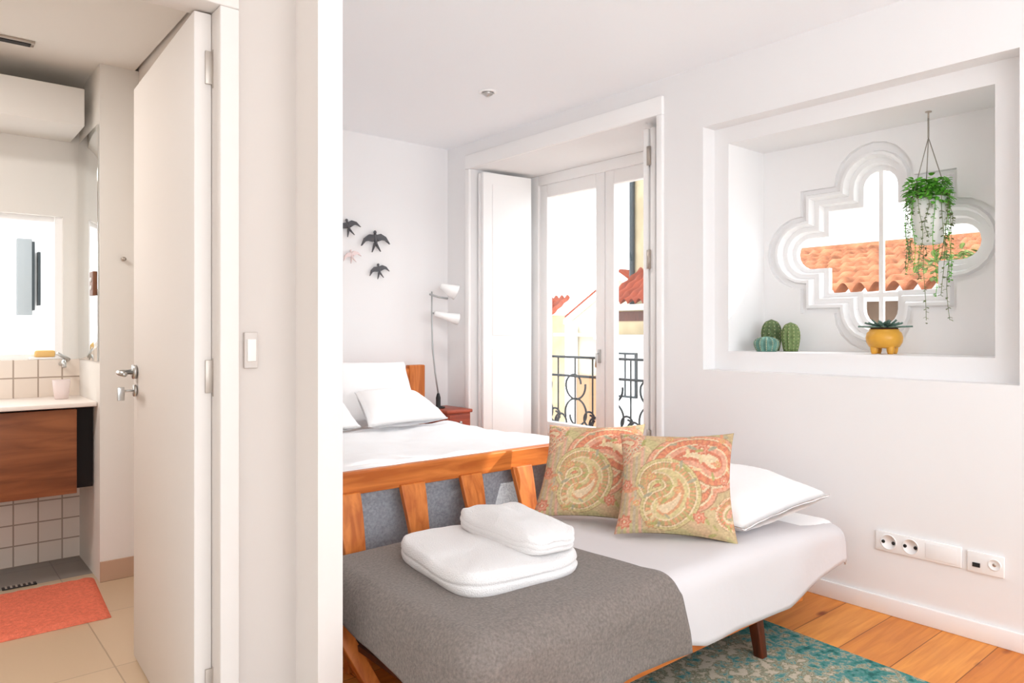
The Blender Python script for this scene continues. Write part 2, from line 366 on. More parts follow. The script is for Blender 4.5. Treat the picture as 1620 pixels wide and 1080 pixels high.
# french window
fw = sroot('window_1', (3.9, 3.6, 0))
obj('window_frame', MB().box(3.88, 3.98, 4.30, fy1, 0, fz, .004).box(3.88, 3.98, fy0, 2.80, 0, fz, .004).box(3.88, 3.98, 2.80, 4.30, 2.39, fz, .004).box(3.86, 3.98, 2.80, 4.30, 0, .06, .004), M['trim'], fw)
def sash(y0, y1, handle):
    g = MB()
    st = .085
    g.box(3.90, 3.955, y0, y0+st, .06, 2.39, .005).box(3.90, 3.955, y1-st, y1, .06, 2.39, .005)
    g.box(3.90, 3.955, y0+st, y1-st, 2.29, 2.39, .005).box(3.90, 3.955, y0+st, y1-st, .42, .52, .005).box(3.90, 3.955, y0+st, y1-st, .06, .16, .005)
    g.box(3.915, 3.94, y0+st, y1-st, .16, .42)
    s_ = obj('sash', g, M['trim'], fw)
    obj('glass_pane', MB().box(3.926, 3.930, y0+st, y1-st, .52, 2.29), M['glass'], s_)
    if handle:
        obj('handle', MB().box(3.885, 3.90, y0+.03, y0+.055, 1.0, 1.1, .003).tube([(3.89, y0+.042, 1.07), (3.86, y0+.042, 1.07), (3.855, y0+.042, .97)], .007), M['metal'], s_)
sash(3.605, 4.30, True); sash(2.80, 3.597, False)
def shutter(a, b2, hz):
    a = Vector(a); b2 = Vector(b2); d = (b2-a).normalized(); nrm = Vector((-d.y, d.x, 0))
    g = MB()
    for k in (0, 1):
        o_ = nrm*(.046*k)
        p, q_ = a+o_, b2+o_
        g.bar((p.x, p.y, 1.235), (q_.x, q_.y, 1.235), .034, 2.40, bevel=.004)
        for z0, z1 in ((.1, 1.1), (1.2, 2.35)):
            m0 = p.lerp(q_, .18)-nrm*(.019 if k == 0 else -.019); m1 = p.lerp(q_, .82)-nrm*(.019 if k == 0 else -.019)
            g.bar((m0.x, m0.y, (z0+z1)/2), (m1.x, m1.y, (z0+z1)/2), .005, z1-z0, bevel=.002)
    s_ = obj('shutter', g, M['trim'], fw)
    for z in hz:
        obj('hinge', MB().tube([(a.x-.006, a.y+nrm.y*.023, z-.055), (a.x-.006, a.y+nrm.y*.023, z+.055)], .014, 10), M['hinge'], s_)
shutter((3.80, 4.345, 0), (3.36, 4.395, 0), (.55, 1.67, 2.2))
shutter((3.375, 2.735, 0), (3.84, 2.825, 0), (.6, 1.66, 2.27))

# bathroom window behind the basin
bw = sroot('window_3', (0, 4.66, wz0))
obj('window_frame', MB().box(-.5, .63, 4.64, 4.70, wz0, wz0+.03).box(-.5, .63, 4.64, 4.70, wz1-.03, wz1).box(.63, .665, 4.62, 4.70, wz0, wz1), M['trim'], bw)
obj('glass_pane', MB().box(-.5, .63, 4.675, 4.679, wz0, wz1), M['glass'], bw)

# bathroom door
door = sroot('door_1', (.684, 2.17, 0))
dx0, dy0, dx1, dy1 = .658, 2.168, .690, 3.035       # centre line hinge to free edge
door_dir = Vector((dx1-.0-dx0, dy1-dy0, 0)).normalized()
obj('door_panel', MB().bar((.659, 2.168, 1.085), (.694, 3.035, 1.085), .048, 2.15, bevel=.003), M['doorpaint'], door)
for z in (.22, 1.11, 2.0):
    obj('hinge', MB().tube([(.690, 2.158, z-.055), (.690, 2.158, z+.055)], .008, 10).box(.664, .69, 2.160, 2.167, z-.045, z+.05, .001), M['hinge'], door)
hx = .664
dh = obj('door_handle', MB().tube([(hx, 2.975, 1.09), (hx-.012, 2.975, 1.09)], .026, 20).tube([(hx, 2.975, 1.09), (hx-.055, 2.972, 1.09), (hx-.062, 2.955, 1.09), (hx-.062, 2.86, 1.088)], .0095, 10)
         .tube([(hx+.048, 2.975, 1.09), (hx+.105, 2.98, 1.09), (hx+.105, 2.86, 1.09)], .0095, 10), M['metal'], door)
obj('keyhole_plate', MB().tube([(hx, 2.975, 1.02), (hx-.008, 2.975, 1.02)], .022, 20).tube([(hx-.008, 2.975, 1.02), (hx-.04, 2.975, 1.02)], .004).box(hx-.062, hx-.038, 2.972, 2.978, .985, 1.035, .002), M['metal'], door)

# ================================================================== CLOTH HELPERS
def fall(rect, top, r, a, b):
    """unfolded cloth point (a,b) -> draped over the rectangle's edge with rounding r"""
    x0, x1, y0, y1 = rect
    cx = min(max(a, x0), x1); cy = min(max(b, y0), y1); dx, dy = a-cx, b-cy; L = math.hypot(dx, dy)
    if L < 1e-9: return Vector((a, b, top)), Vector((0, 0)), 0
    n = Vector((dx/L, dy/L)); t = min(L/r, pi/2)
    return Vector((cx+n.x*r*sin(t), cy+n.y*r*sin(t), top-r*(1-cos(t))-max(0, L-r*pi/2))), n, L
def pillow_mb(c4, th, n=26, pinch=.08, puff=.5, sag=0.0, seed=0, edge=.006):
    """c4: corners BL, BR, TR, TL in world; cushion of thickness th with soft pinched corners"""
    BL, BR, TR, TL = [Vector(p) for p in c4]; nr = (BR-BL).cross(TL-BL).normalized()
    g = MB()
    def pt(u, v, s):
        x, y = 2*u-1, 2*v-1
        px = x*(1-pinch*(1-x*x)*0 - pinch*(1-abs(y)**2)*1.0*abs(x)**4)
        py = y*(1-pinch*(1-abs(x)**2)*1.0*abs(y)**4)
        uu, vv = (px+1)/2, (py+1)/2
        p = BL.lerp(BR, uu).lerp(TL.lerp(TR, uu), vv)
        h = ((1-x*x)*(1-y*y))**puff*th/2
        wr = nz(u*3.1+seed, v*3.1, s*2.0)*.10*th*min(1, 6*(1-abs(x))*(1-abs(y)))
        cr = nz((x+y)*4+seed, (x-y)*1.2, s)*.05*th*(1-(1-x*x)*(1-y*y))
        return p+nr*(s*(h+edge/2)+wr+cr*.6)-Vector((0, 0, 1))*sag*(1-x*x)
    g.grid(lambda u, v: pt(u, v, 1), n, n); g.grid(lambda u, v: pt(u, v, -1), n, n)
    N = (n+1)**2
    idx = [i*(n+1) for i in range(n+1)]+[n*(n+1)+j for j in range(1, n+1)]+[i*(n+1)+n for i in range(n-1, -1, -1)]+[j for j in range(n-1, 0, -1)]
    fs = [(idx[k], idx[(k+1) % len(idx)], N+idx[(k+1) % len(idx)], N+idx[k]) for k in range(len(idx))]
    g.f += fs; g.sm += [True]*len(fs)
    # bottom grid winding reversed
    nf = n*n
    for k in range(nf, 2*nf): g.f[k] = g.f[k][::-1]
    return g

# ================================================================== DAYBED
DX0, DX1, DY0, DY1, DT = 1.10, 3.16, 1.49, 2.36, .425
day = root('daybed', ((DX0+DX1)/2, (DY0+DY1)/2, 0))
tag(day, 'low wooden daybed under a grey throw and pale sheet, in front of the slatted footboard', 'daybed')
obj('mattress', MB().box(DX0+.045, DX1-.015, DY0+.015, DY1-.01, .205, DT-.006, .06, seg=4), M['linen'], day)
obj('front_rail', MB().box(DX0+.20, 2.80, DY0+.006, DY0+.03, .145, .20, .004), M['orange_wood'], day)
obj('back_rail', MB().box(DX0+.20, 2.80, DY1-.03, DY1-.004, .145, .20, .004), M['orange_wood'], day)
obj('end_rail', MB().box(DX0+.20, DX0+.226, DY0+.03, DY1-.03, .145, .20, .004), M['orange_wood'], day)
obj('end_rail', MB().box(2.774, 2.80, DY0+.03, DY1-.03, .145, .20, .004), M['orange_wood'], day)
obj('slat_base', MB().box(DX0+.05, DX1-.12, DY0+.05, DY1-.03, .185, .204), M['walnut'], day)
def leg(p, q_, m, t0=.052, t1=.036): obj('leg', MB().bar(p, q_, t0, t0, up=(0, 1, 0), bevel=.004, w2=t1, h2=t1), m, day)
leg((2.495, DY0+.045, .195), (2.488, 1.497, 0), M['walnut'], .046, .036)
leg((2.47, DY1-.06, .20), (2.475, DY1-.05, 0), M['walnut'])
leg((1.30, DY0+.03, .20), (1.28, DY0+.02, 0), M['walnut'])
leg((1.065, 2.27, .36), (1.215, 2.10, 0), M['orange_wood_z'], .052, .046)
# sheet
sr = (DX0+.05, DX1-.055, DY0+.05, DY1-.04)
def sheet_pt(u, v):
    a = 1.45+(sr[1]+.15-1.45)*u
    ed = .295+.004*sin(a*5+1)-.14*max(0, (a-2.65)/.6)-.06*max(0, min(1, (2.1-a)/.2))
    b = sr[2]-ed+(sr[3]+.05-sr[2]+ed)*v
    p, n, L = fall(sr, DT, .06, a, b)
    wv = .012*nz(a*2.2, b*2.2, 3)*(1 if L < .01 else .4)
    p.z += wv
    if a > 2.7: p.z -= .03*((a-2.7)/.5)**2 if a < sr[1] else .028
    if L > .07: s_ = (.005*sin(a*11+b*3)+.007*nz(a*5, b*5, 1)+.004)*min(1, (L-.07)*8); p.x += n.x*s_; p.y += n.y*s_
    return p
sh = solid(obj('bed_sheet', MB().grid(sheet_pt, 110, 60), M['sheet'], at=(2.4, 1.95, DT)), .006, 0)
tag(sh, 'pale grey cotton sheet draped over the right half of the daybed', 'sheet')
# grey throw
tr_ = (DX0+.06, DX1, DY0+.045, DY1-.03)
def throw_pt(u, v):
    b0 = tr_[2]-.285; b = b0+(tr_[3]+.045-b0)*v
    front = max(0, (tr_[2]+.05-b))
    xr = 1.885+.30*front+.012*sin(b*9)
    xl = tr_[0]-.15-.09*max(0, min(1, (2.25-b)/.5))
    a = xl+(xr-xl)*u
    p, n, L = fall(tr_, DT+.016, .07, a, b)
    p.z += .006*nz(a*3, b*3, 9)
    if L > .09: s_ = (.010*sin(a*14+b*9)+.010*nz(a*7, b*7, 5)+.004)*min(1, (L-.09)*8); p.x += n.x*s_; p.y += n.y*s_-.006
    if L > 0 and n.y < -.5: p.y -= .004
    return p
th = solid(obj('throw_blanket', MB().grid(throw_pt, 90, 90), M['throw'], at=(1.5, 1.95, DT)), .011, 1)
tag(th, 'mottled brownish grey wool throw spread across the left half of the daybed', 'blanket')

# towels
def folded(corners, z0, t, seed, grooves=1, lift=.012):
    """one folded towel: soft slab whose open sides show the fold lines"""
    P = [Vector((x, y, 0)) for x, y in corners]; g = MB(); n = 120; rows = []
    for k in range(9): rows.append((.10+.83*(k/8)**.6, 0, 0))
    for k in range(1, 36):
        th_ = -pi/2+pi*k/36; rows.append((.93+.07*cos(th_)**.8, .5+.5*sin(th_), 1))
    for k in range(13): rows.append((.93-.91*(k/12)**1.3, 1, 2))
    vs = []
    for (r, zz, kind) in rows:
        for q_ in range(n):
            f = 2*pi*q_/n; x, y = cos(f), sin(f); m_ = (abs(x)**5+abs(y)**5)**(1/5); x /= m_; y /= m_
            mask = max(0, min(1, .5+1.4*x+.2*nz(f, seed)))       # fold lines open towards the right and front
            rr = r
            if kind == 1:
                for gk in range(grooves):
                    gz = (gk+1)/(grooves+1)+.05*nz(f*.9, seed+gk); rr -= (.012+.030*mask)*math.exp(-((zz-gz)/.07)**2)
                rr += .022*nz(f*1.3, zz*1.6, seed)
            x *= rr; y *= rr; uu, vv = (x+1)/2, (y+1)/2
            p = P[0].lerp(P[1], uu).lerp(P[3].lerp(P[2], uu), vv)
            e = max(0, 1-max(abs(x), abs(y))**4)
            top = zz*(lift*e+.022*nz(uu*2.2+seed, vv*2.2, seed)+.003*nz(uu*9, vv*9, seed))
            vs.append(Vector((p.x, p.y, z0+t*zz+top)))
    R_ = len(rows); fs = [(i*n+k, i*n+(k+1) % n, (i+1)*n+(k+1) % n, (i+1)*n+k) for i in range(R_-1) for k in range(n)]
    fs += [tuple(range(n))[::-1], tuple((R_-1)*n+k for k in range(n))]
    return g.add(vs, fs, True)
tz = DT+.0215
tw = obj('folded_towel', folded([(1.245, 1.695), (1.735, 1.665), (1.82, 2.19), (1.325, 2.26)], tz, .066, 3, 1, .018), M['towel'], at=(1.56, 2, tz))
tag(tw, 'large white bath towel folded flat on the grey throw, under the smaller towel', 'towel', 'folded white towels on the daybed')
tz2 = tz+.078
tw2 = obj('folded_towel', folded([(1.515, 1.72), (1.715, 1.68), (1.80, 2.12), (1.545, 2.19)], tz2, .050, 11, 2, .036), M['towel'], at=(1.67, 1.97, tz2))
tag(tw2, 'smaller white towel folded on top of the large bath towel', 'towel', 'folded white towels on the daybed')

# white pillow on the daybed
wp = obj('pillow', pillow_mb([(2.47, 1.555, DT+.055), (3.03, 1.50, DT+.115), (3.13, 2.10, DT+.155), (2.50, 2.17, DT+.07)], .15, 30, .06, .42, seed=4), M['linen'], at=(2.78, 1.83, DT))
tag(wp, 'white pillow lying on the pale sheet at the right end of the daybed', 'pillow')

# paisley cushions
def paisley(U, V, seed=0):
    C = np.empty(U.shape+(3,)); c = lambda *k: np.array(lin(*k)[:3])
    base = c(196, 178, 136); C[:] = base
    rs = np.random.RandomState(5)
    wav = np.sin(U*9+2.2*np.sin(V*7))*np.sin(V*8+1.7*np.sin(U*6+1))
    C[wav > .35] = c(186, 184, 132); C[wav < -.45] = c(206, 176, 140)
    st = (U < .24) & (np.sin(U*120) > .1); C[st] = c(182, 172, 150)
    st = (U < .24) & (np.sin(U*60+1) > .75); C[st] = c(222, 170, 150)
    def motif(cx, cy, s, ang, flip, cols):
        T = np.linspace(0, 1, 42); r = .135*(1-T)**.9+.008; th_ = ang+5.0*T**1.2
        # centreline of a curled drop
        rad = .17*(1-T*.55); px = np.cumsum(np.cos(th_)*.0175); py = np.cumsum(np.sin(th_)*.0175)
        X = (U-cx)/s; Y = (V-cy)/s
        if flip: X = -X
        D = np.full(U.shape, 9.); A = np.zeros(U.shape)
        for i in range(len(T)):
            d = np.hypot(X-px[i], Y-py[i])-r[i]; m_ = d < D; D[m_] = d[m_]; A[m_] = (np.arctan2(Y-py[i], X-px[i])+T[i]*9)[m_]
        bands = [(.040, cols[0]), (.034, cols[1]), (.010, cols[2]), (-.001, cols[0]), (-.008, cols[3]), (-.045, cols[2]), (-.055, cols[1]), (-.085, cols[4]), (-.105, cols[2])]
        prev = None
        for k, (lim, colr) in enumerate(bands):
            sel = D < lim
            C[sel] = c(*colr)
        spokes = (D > -.045) & (D < -.004) & (np.sin(A*16) > .2); C[spokes] = c(*cols[4])
        dots = (D > .010) & (D < .024) & (np.sin(A*30) > .3); C[dots] = c(*cols[3])
    red, pink, cream, olive, orange = (206, 98, 78), (226, 158, 136), (232, 212, 176), (168, 164, 104), (222, 130, 92)
    motif(.84, .66, 1.5, 2.5, False, [(160, 112, 84), pink, cream, orange, red])
    motif(.40, .22, 1.15, .4, False, [(150, 122, 82), (206, 196, 140), cream, olive, (216, 150, 108)])
    motif(.12, .86, .7, 2.6, False, [(160, 112, 84), pink, cream, (196, 190, 168), red])
    motif(.95, .20, .7, 1.9, True, [(158, 118, 80), cream, pink, orange, olive])
    def rosette(cx, cy, r, a, b2):
        d = np.hypot(U-cx, V-cy); an = np.arctan2(V-cy, U-cx); pet = r*(1+.16*np.cos(an*7))
        C[d < pet] = c(*a); C[d < pet*.72] = c(*b2); C[d < pet*.45] = c(*a); C[d < pet*.2] = c(*cream)
    for cx, cy, r in ((.72, .80, .062), (.07, .44, .055), (.70, .17, .052), (.08, .10, .06), (.92, .52, .045), (.30, .52, .035), (.40, .30, .035), (.45, .92, .035), (.18, .27, .03), (.86, .66, .034), (.30, .08, .036), (.52, .40, .028), (.90, .90, .03)):
        rosette(cx, cy, r, red if r > .04 else orange, pink if r > .04 else (206, 190, 120))
    for k in range(60):
        cx, cy = rs.rand(2); an = rs.rand()*6.28; l_ = .028+.02*rs.rand()
        x = (U-cx)*cos(an)+(V-cy)*sin(an); y = -(U-cx)*sin(an)+(V-cy)*cos(an)
        s_ = (x/l_)**2+(y/(l_*.35))**2 < 1; C[s_] = c(*[(160, 168, 96), (222, 142, 108), (226, 206, 160), (150, 158, 136)][k % 4])
    k9 = np.kron(rs.rand(61, 61), np.ones((2, 2)))[:U.shape[0], :U.shape[1]]
    C = C*.62+c(188, 156, 124)*.38; C = C*(.86+.26*k9)[..., None]
    return C*(.94+.12*rs.rand(*U.shape))[..., None]
def cushion(name, c4, label, seed):
    n = 120; g = pillow_mb(c4, .15, n, .10, .40, seed=seed, edge=.004)
    o = obj(name, g, M['pattern'], at=Vector(c4[0]).lerp(Vector(c4[1]), .5))
    u, v = np.meshgrid(np.linspace(0, 1, n+1), np.linspace(0, 1, n+1), indexing='ij')
    P = paisley(u, v); a = o.data.color_attributes.new('pattern', 'FLOAT_COLOR', 'POINT')
    flat = np.ones((2*(n+1)**2, 4), 'f'); flat[:(n+1)**2, :3] = P.reshape(-1, 3); flat[(n+1)**2:, :3] = P.reshape(-1, 3)
    a.data.foreach_set('color', flat.ravel())
    return tag(o, label, 'cushion', 'paisley cushions on the daybed')
cushion('paisley_cushion', [(2.155, 1.94, DT+.012), (2.425, 1.555, DT+.006), (2.62, 1.70, DT+.395), (2.315, 2.05, DT+.385)], 'front paisley cushion, fully visible, leaning before the white pillow', 1)
cushion('paisley_cushion', [(2.07, 2.335, DT+.015), (2.36, 1.955, DT+.015), (2.54, 2.10, DT+.40), (2.245, 2.41, DT+.39)], 'rear paisley cushion half hidden behind the front one, nearest the footboard', 2)

# ================================================================== BIG BED
bed = root('double_bed', (2.1, 3.6, 0)); tag(bed, 'honey wood double bed with slatted curved footboard and white mattress', 'bed')
def fy(z):                    # footboard's sleigh curve
    t = max(0, min(1, (.70-z)/.55)); return 2.52-.115*sin(t*pi/2)
def upright(x0, x1, z0, z1, th_=.026, nm='slat'):
    g = MB(); N = 14; vs = []; fs = []
    for i in range(N+1):
        z = z0+(z1-z0)*i/N; y = fy(z); wd = .006*cos((z-z0)/(z1-z0)*2*pi)
        for x, yy in ((x0-wd, y-th_/2), (x1+wd, y-th_/2), (x1+wd, y+th_/2), (x0-wd, y+th_/2)): vs.append((x, yy, z))
    for i in range(N):
        for k in range(4): fs.append((i*4+k, i*4+(k+1) % 4, (i+1)*4+(k+1) % 4, (i+1)*4+k))
    fs += [(3, 2, 1, 0), (N*4, N*4+1, N*4+2, N*4+3)]
    g.add(vs, fs); o = obj(nm, g, M['orange_wood_z'], bed)
    md = o.modifiers.new('b', 'BEVEL'); md.width = .004; md.segments = 2; md.limit_method = 'ANGLE'
def toprail(x0, x1):
    g = MB(); sec = [(-.016, .618), (.012, .618), (.018, .66), (.022, .695), (.016, .706), (-.012, .706), (-.018, .70), (-.016, .66)]
    n = len(sec); vs = []
    N = 40
    for i in range(N+1):
        x = x0+(x1-x0)*i/N
        for dy, z in sec: vs.append((x, 2.515+dy, z))
    fs = [(i*n+k, (i+1)*n+k, (i+1)*n+(k+1) % n, i*n+(k+1) % n) for i in range(N) for k in range(n)]+[tuple(range(n)), tuple(N*n+k for k in range(n))[::-1]]
    g.add(vs, fs); o = obj('top_rail', g, M['orange_wood'], bed)
    md = o.modifiers.new('b', 'BEVEL'); md.width = .003; md.segments = 2; md.limit_method = 'ANGLE'
toprail(1.215, 2.99)
upright(1.235, 1.325, 0, .63, .034, 'post'); upright(2.885, 2.975, 0, .63, .034, 'post')
for x in (1.518, 1.810, 2.098, 2.388, 2.675): upright(x, x+.100, .22, .63)
obj('bottom_rail', MB().box(1.24, 2.97, 2.385, 2.425, .17, .26, .005), M['orange_wood'], bed)
obj('side_rail', MB().box(2.90, 2.935, 2.42, 4.66, .17, .32, .005), M['orange_wood'], bed)
obj('side_rail', MB().box(1.255, 1.29, 2.42, 4.66, .17, .32, .005), M['orange_wood'], bed)
hb = MB().box(1.20, 2.90, 4.645, 4.685, .86, .955, .006)
obj('headboard', hb, M['orange_wood'], bed)
g = MB()
for x0, x1 in ((2.885, 3.03), (1.17, 1.31)): g.box(x0, x1, 4.635, 4.70, 0, .975, .008)
obj('headboard_post', MB().box(2.895, 3.03, 4.635, 4.70, 0, .978, .008), M['orange_wood_z'], bed)
obj('headboard_post', MB().box(1.17, 1.30, 4.635, 4.70, 0, .978, .008), M['orange_wood_z'], bed)
obj('mattress', MB().box(1.31, 2.885, 2.60, 4.62, .30, .565, .05, seg=4), M['linen'], bed)
br_ = (1.36, 2.84, 2.64, 4.55)
def duvet_pt(u, v):
    b = 2.60+(4.10-2.60)*v; a = br_[0]-.27+(br_[1]-br_[0]+.54)*u
    p, n, L = fall(br_, .60, .07, a, b)
    p.z += .022*nz(a*3.2, b*2.6, 2)+.012*nz(a*8, b*7, 4)+.016*max(0, sin((b-2.6)*4.4))
    if L > .1: p.x += n.x*(.012*sin(b*13)+.01); p.y += 0
    return p
dv = solid(obj('duvet', MB().grid(duvet_pt, 80, 80), M['duvet'], at=(2.1, 3.4, .6)), .03, 0)
tag(dv, 'rumpled white duvet spread over the double bed', 'duvet')
def bt_pt(u, v):
    a = br_[0]-.25+(br_[1]-br_[0]+.50)*u; b = 2.64-.36+(2.76+.03*sin(a*6)-2.64+.36)*v
    p, n, L = fall(br_, .632, .075, a, b)
    p.z += .014*nz(a*3.2, b*2.6, 2)
    if L > .1: p.x += n.x*.02; p.y += n.y*(.008*sin(a*17)-.008)
    p.y = max(p.y, 2.556)
    return p
bt = solid(obj('bed_throw', MB().grid(bt_pt, 80, 30), M['throw2'], at=(2.1, 2.6, .6)), .01, 1)
tag(bt, 'dark grey throw hanging over the foot of the double bed, seen between the footboard slats', 'blanket')
grp = 'white pillows at the headboard'
p1 = obj('pillow', pillow_mb([(2.17, 4.37, .62), (2.83, 4.40, .62), (2.80, 4.56, 1.01), (2.17, 4.56, 1.03)], .15, 26, .05, .4, seed=8), M['linen'], at=(2.5, 4.45, .62))
tag(p1, 'white pillow standing against the headboard beside the wooden post', 'pillow', grp)
p2 = obj('pillow', pillow_mb([(2.16, 3.93, .655), (2.78, 3.98, .655), (2.68, 4.25, .82), (2.22, 4.22, .84)], .15, 26, .05, .4, seed=12), M['linen'], at=(2.5, 4.1, .62))
tag(p2, 'white pillow lying on the duvet in front of the standing one, nearest the lamp', 'pillow', grp)
p3 = obj('pillow', pillow_mb([(1.48, 3.93, .655), (2.12, 3.95, .655), (2.10, 4.25, .84), (1.55, 4.25, .84)], .15, 26, .05, .4, seed=15), M['linen'], at=(1.8, 4.1, .62))
tag(p3, 'white pillow cut off by the hall wall edge, left of the other lying pillow', 'pillow', grp)

# nightstand and lamp
ns = root('nightstand', (3.155, 4.52, 0)); tag(ns, 'small red brown wooden nightstand between the bed and the window wall', 'nightstand')
obj('top', MB().box(3.042, 3.275, 4.36, 4.70, .625, .65, .006), M['redwood'], ns)
obj('cabinet_body', MB().box(3.055, 3.262, 4.375, 4.69, .40, .625, .004), M['redwood'], ns)
dr = obj('drawer', MB().box(3.065, 3.252, 4.362, 4.376, .50, .612, .003), M['redwood'], ns)
obj('knob', MB().tube([(3.158, 4.364, .556), (3.158, 4.345, .556)], .011, 12), M['metal'], dr)
for x in (3.072, 3.245):
    for y in (4.385, 4.675): obj('leg', MB().bar((x, y, .40), (x, y, 0), .03, .03, up=(0, 1, 0), bevel=.003, w2=.02, h2=.02), M['redwood'], ns)
lp = root('table_lamp', (3.098, 4.55, .65)); tag(lp, 'slender table lamp with two pale shades on the nightstand', 'lamp')
LX, LY = 3.098, 4.56
obj('base', MB().lathe([(.05, .651), (.052, .66), (.018, .668), (.018, .73), (.010, .76), (.006, .765)], (LX, LY, 0), 20), M['dark'], lp)
obj('stem', MB().tube([(LX, LY, .76), (LX-.028, LY, .92), (LX-.05, LY, 1.1), (LX-.058, LY, 1.3), (LX-.058, LY, 1.53)], .0065, 8), M['lampgrey'], lp)
def shade(c, d, r, L, m):
    q_ = Vector(d).normalized().to_track_quat('Z', 'Y').to_matrix()
    g = MB().lathe([(.012, 0), (.02, .005), (r*.6, L*.45), (r, L), (r-.004, L), (r*.58, L*.45), (.01, .01)], c, 24, M4=q_)
    return obj('lamp_shade', g, m, lp)
tp = Vector((LX-.058, LY, 1.50))
obj('arm', MB().tube([tp+Vector((-.02, 0, .01)), tp+Vector((.05, -.01, -.01)), tp+Vector((.13, -.02, -.02))], .008, 8), M['lampgrey'], lp)
shade(tp+Vector((.06, -.03, .075)), (.75, -.35, -.35), .06, .13, M['lampwhite'])
obj('arm', MB().tube([tp+Vector((.0, 0, -.13)), tp+Vector((.04, -.02, -.14))], .006, 8), M['lampgrey'], lp)
shade(tp+Vector((.01, -.02, -.135)), (.9, -.3, -.22), .045, .19, M['lampwhite'])

# ================================================================== SWALLOWS
def swallow(name, px, pz, s, ang, m, label):
    g = MB(); y = B-.016
    def P(a, b, d=0):
        ca, sa = cos(ang), sin(ang); return (px+s*(a*ca-b*sa), y-d*s, pz+s*(a*sa+b*ca))
    def wing(sgn):
        top = [(0, .12), (.22, .16), (.42, .04), (.56, -.22), (.40, -.08), (.26, -.06), (.10, -.10)]
        n = len(top); f_ = [P(sgn*a, b, .10-.05*abs(a)) for a, b in top]; bk = [P(sgn*a, b, -.02) for a, b in top]
        g.add(f_+bk, [tuple(range(n)), tuple(range(n, 2*n))[::-1]]+[(i, (i+1) % n, n+(i+1) % n, n+i) for i in range(n)])
    wing(1); wing(-1)
    for sg in (-1, 1):
        t = [(0, -.16), (sg*.05, -.14), (sg*.17, -.46), (sg*.03, -.26)]
        f_ = [P(a, b, .06) for a, b in t]; bk = [P(a, b, -.02) for a, b in t]
        g.add(f_+bk, [(0, 1, 2, 3), (7, 6, 5, 4)]+[(i, (i+1) % 4, 4+(i+1) % 4, 4+i) for i in range(4)])
    rot = Matrix.Rotation(-ang, 3, 'Y')
    g.blob(P(0, 0, .06), .075*s, .07*s, .22*s, 2, rot); g.blob(P(0, .22, .07), .06*s, .06*s, .07*s, 2)
    o = obj(name, g, m, at=(px, y, pz)); return tag(o, label, 'wall ornament', 'swallows on the bedroom wall')
def wallx(u): a = (u-810)/1147; return B*(.6428+.766*a)/(.766-.6428*a), B/(.766-.6428*a)
for u, v, s, an, m, lb in ((548, 357, .17, .35, M['ceramic_grey'], 'dark ceramic swallow on the wall, topmost and leftmost of the three dark ones'),
                           (591, 378, .21, .12, M['ceramic_grey'], 'largest dark ceramic swallow, middle height of the three dark ones'),
                           (597, 426, .15, .25, M['ceramic_grey'], 'small dark ceramic swallow, lowest on the bedroom wall'),
                           (554, 403, .13, .3, M['ceramic_pink'], 'pale pink ceramic swallow on the wall between the dark ones')):
    x, t = wallx(u); swallow('swallow_ornament', x, 1.25+t*(520-v)/1147, s, an, m, lb)

# ceiling spotlight
sp = root('ceiling_spotlight', (2.68, 3.42, H)); tag(sp, 'small round recessed spotlight in the white bedroom ceiling', 'ceiling light')
obj('rim', MB().lathe([(.055, H), (.055, H-.006), (.042, H-.010), (.036, H-.004), (.036, H-.001)], (2.68, 3.42, 0), 28), M['trim'], sp)
obj('lamp', MB().lathe([(.034, H-.003), (.030, H-.018), (.012, H-.030), (.002, H-.031)], (2.68, 3.42, 0), 20), M['metal'], sp)
bs = root('ceiling_vent', (.33, 4.0, HB)); tag(bs, 'dark slim vent in the bathroom ceiling above the basin', 'vent')
obj('frame', MB().box(.20, .46, 3.93, 3.99, HB-.012, HB, .002), M['hinge'], bs)
obj('grille', MB().box(.215, .445, 3.94, 3.98, HB-.016, HB-.010), M['dark'], bs)

# ================================================================== SOCKETS
so = root('socket_strip', (W, 1.25, .31)); tag(so, 'longer white socket strip with two outlets, left of the other on the window wall', 'socket', 'sockets on the window wall')
obj('plate', MB().box(W-.012, W, 1.085, 1.425, .275, .36, .003), M['plastic'], so)
for y in (1.37, 1.28):
    s_ = obj('outlet', MB().lathe([(.034, 0), (.034, .003), (.03, .004), (.03, .0022)], (W-.011, y, .318), 24, M4=Matrix.Rotation(-pi/2, 3, 'Y')), M['plastic'], so)
    for d in (-.021, .021): obj('outlet_hole', MB().tube([(W-.0115, y+d, .318), (W-.0155, y+d, .318)], .0075, 10), M['dark'], s_)
obj('blank_cover', MB().box(W-.015, W-.011, 1.10, 1.22, .285, .35, .002), M['plastic'], so)
s2 = root('socket_plate', (W, 1.0, .31)); tag(s2, 'shorter white wall plate with a network port and round outlet, nearest the right edge', 'socket', 'sockets on the window wall')
obj('plate', MB().box(W-.012, W, .935, 1.065, .272, .355, .003), M['plastic'], s2)
obj('port', MB().box(W-.016, W-.011, 1.018, 1.045, .295, .312, .001), M['dark'], s2)
o_ = obj('outlet', MB().lathe([(.024, 0), (.024, .003), (.020, .005), (.018, .0022)], (W-.011, .968, .318), 24, M4=Matrix.Rotation(-pi/2, 3, 'Y')), M['plastic'], s2)
obj('outlet_hole', MB().tube([(W-.0105, .968, .318), (W-.0145, .968, .318)], .007, 10), M['hinge'], o_)
sw = root('light_switch', (.777, 2.12, 1.19)); tag(sw, 'white rocker light switch on the hall wall beside the bathroom door', 'light switch')
obj('plate', MB().box(.757, .797, 2.108, 2.121, 1.135, 1.24, .003), M['hallwall_dark'], sw)
obj('rocker', MB().box(.764, .790, 2.103, 2.110, 1.155, 1.22, .002), M['hallwall'], sw)
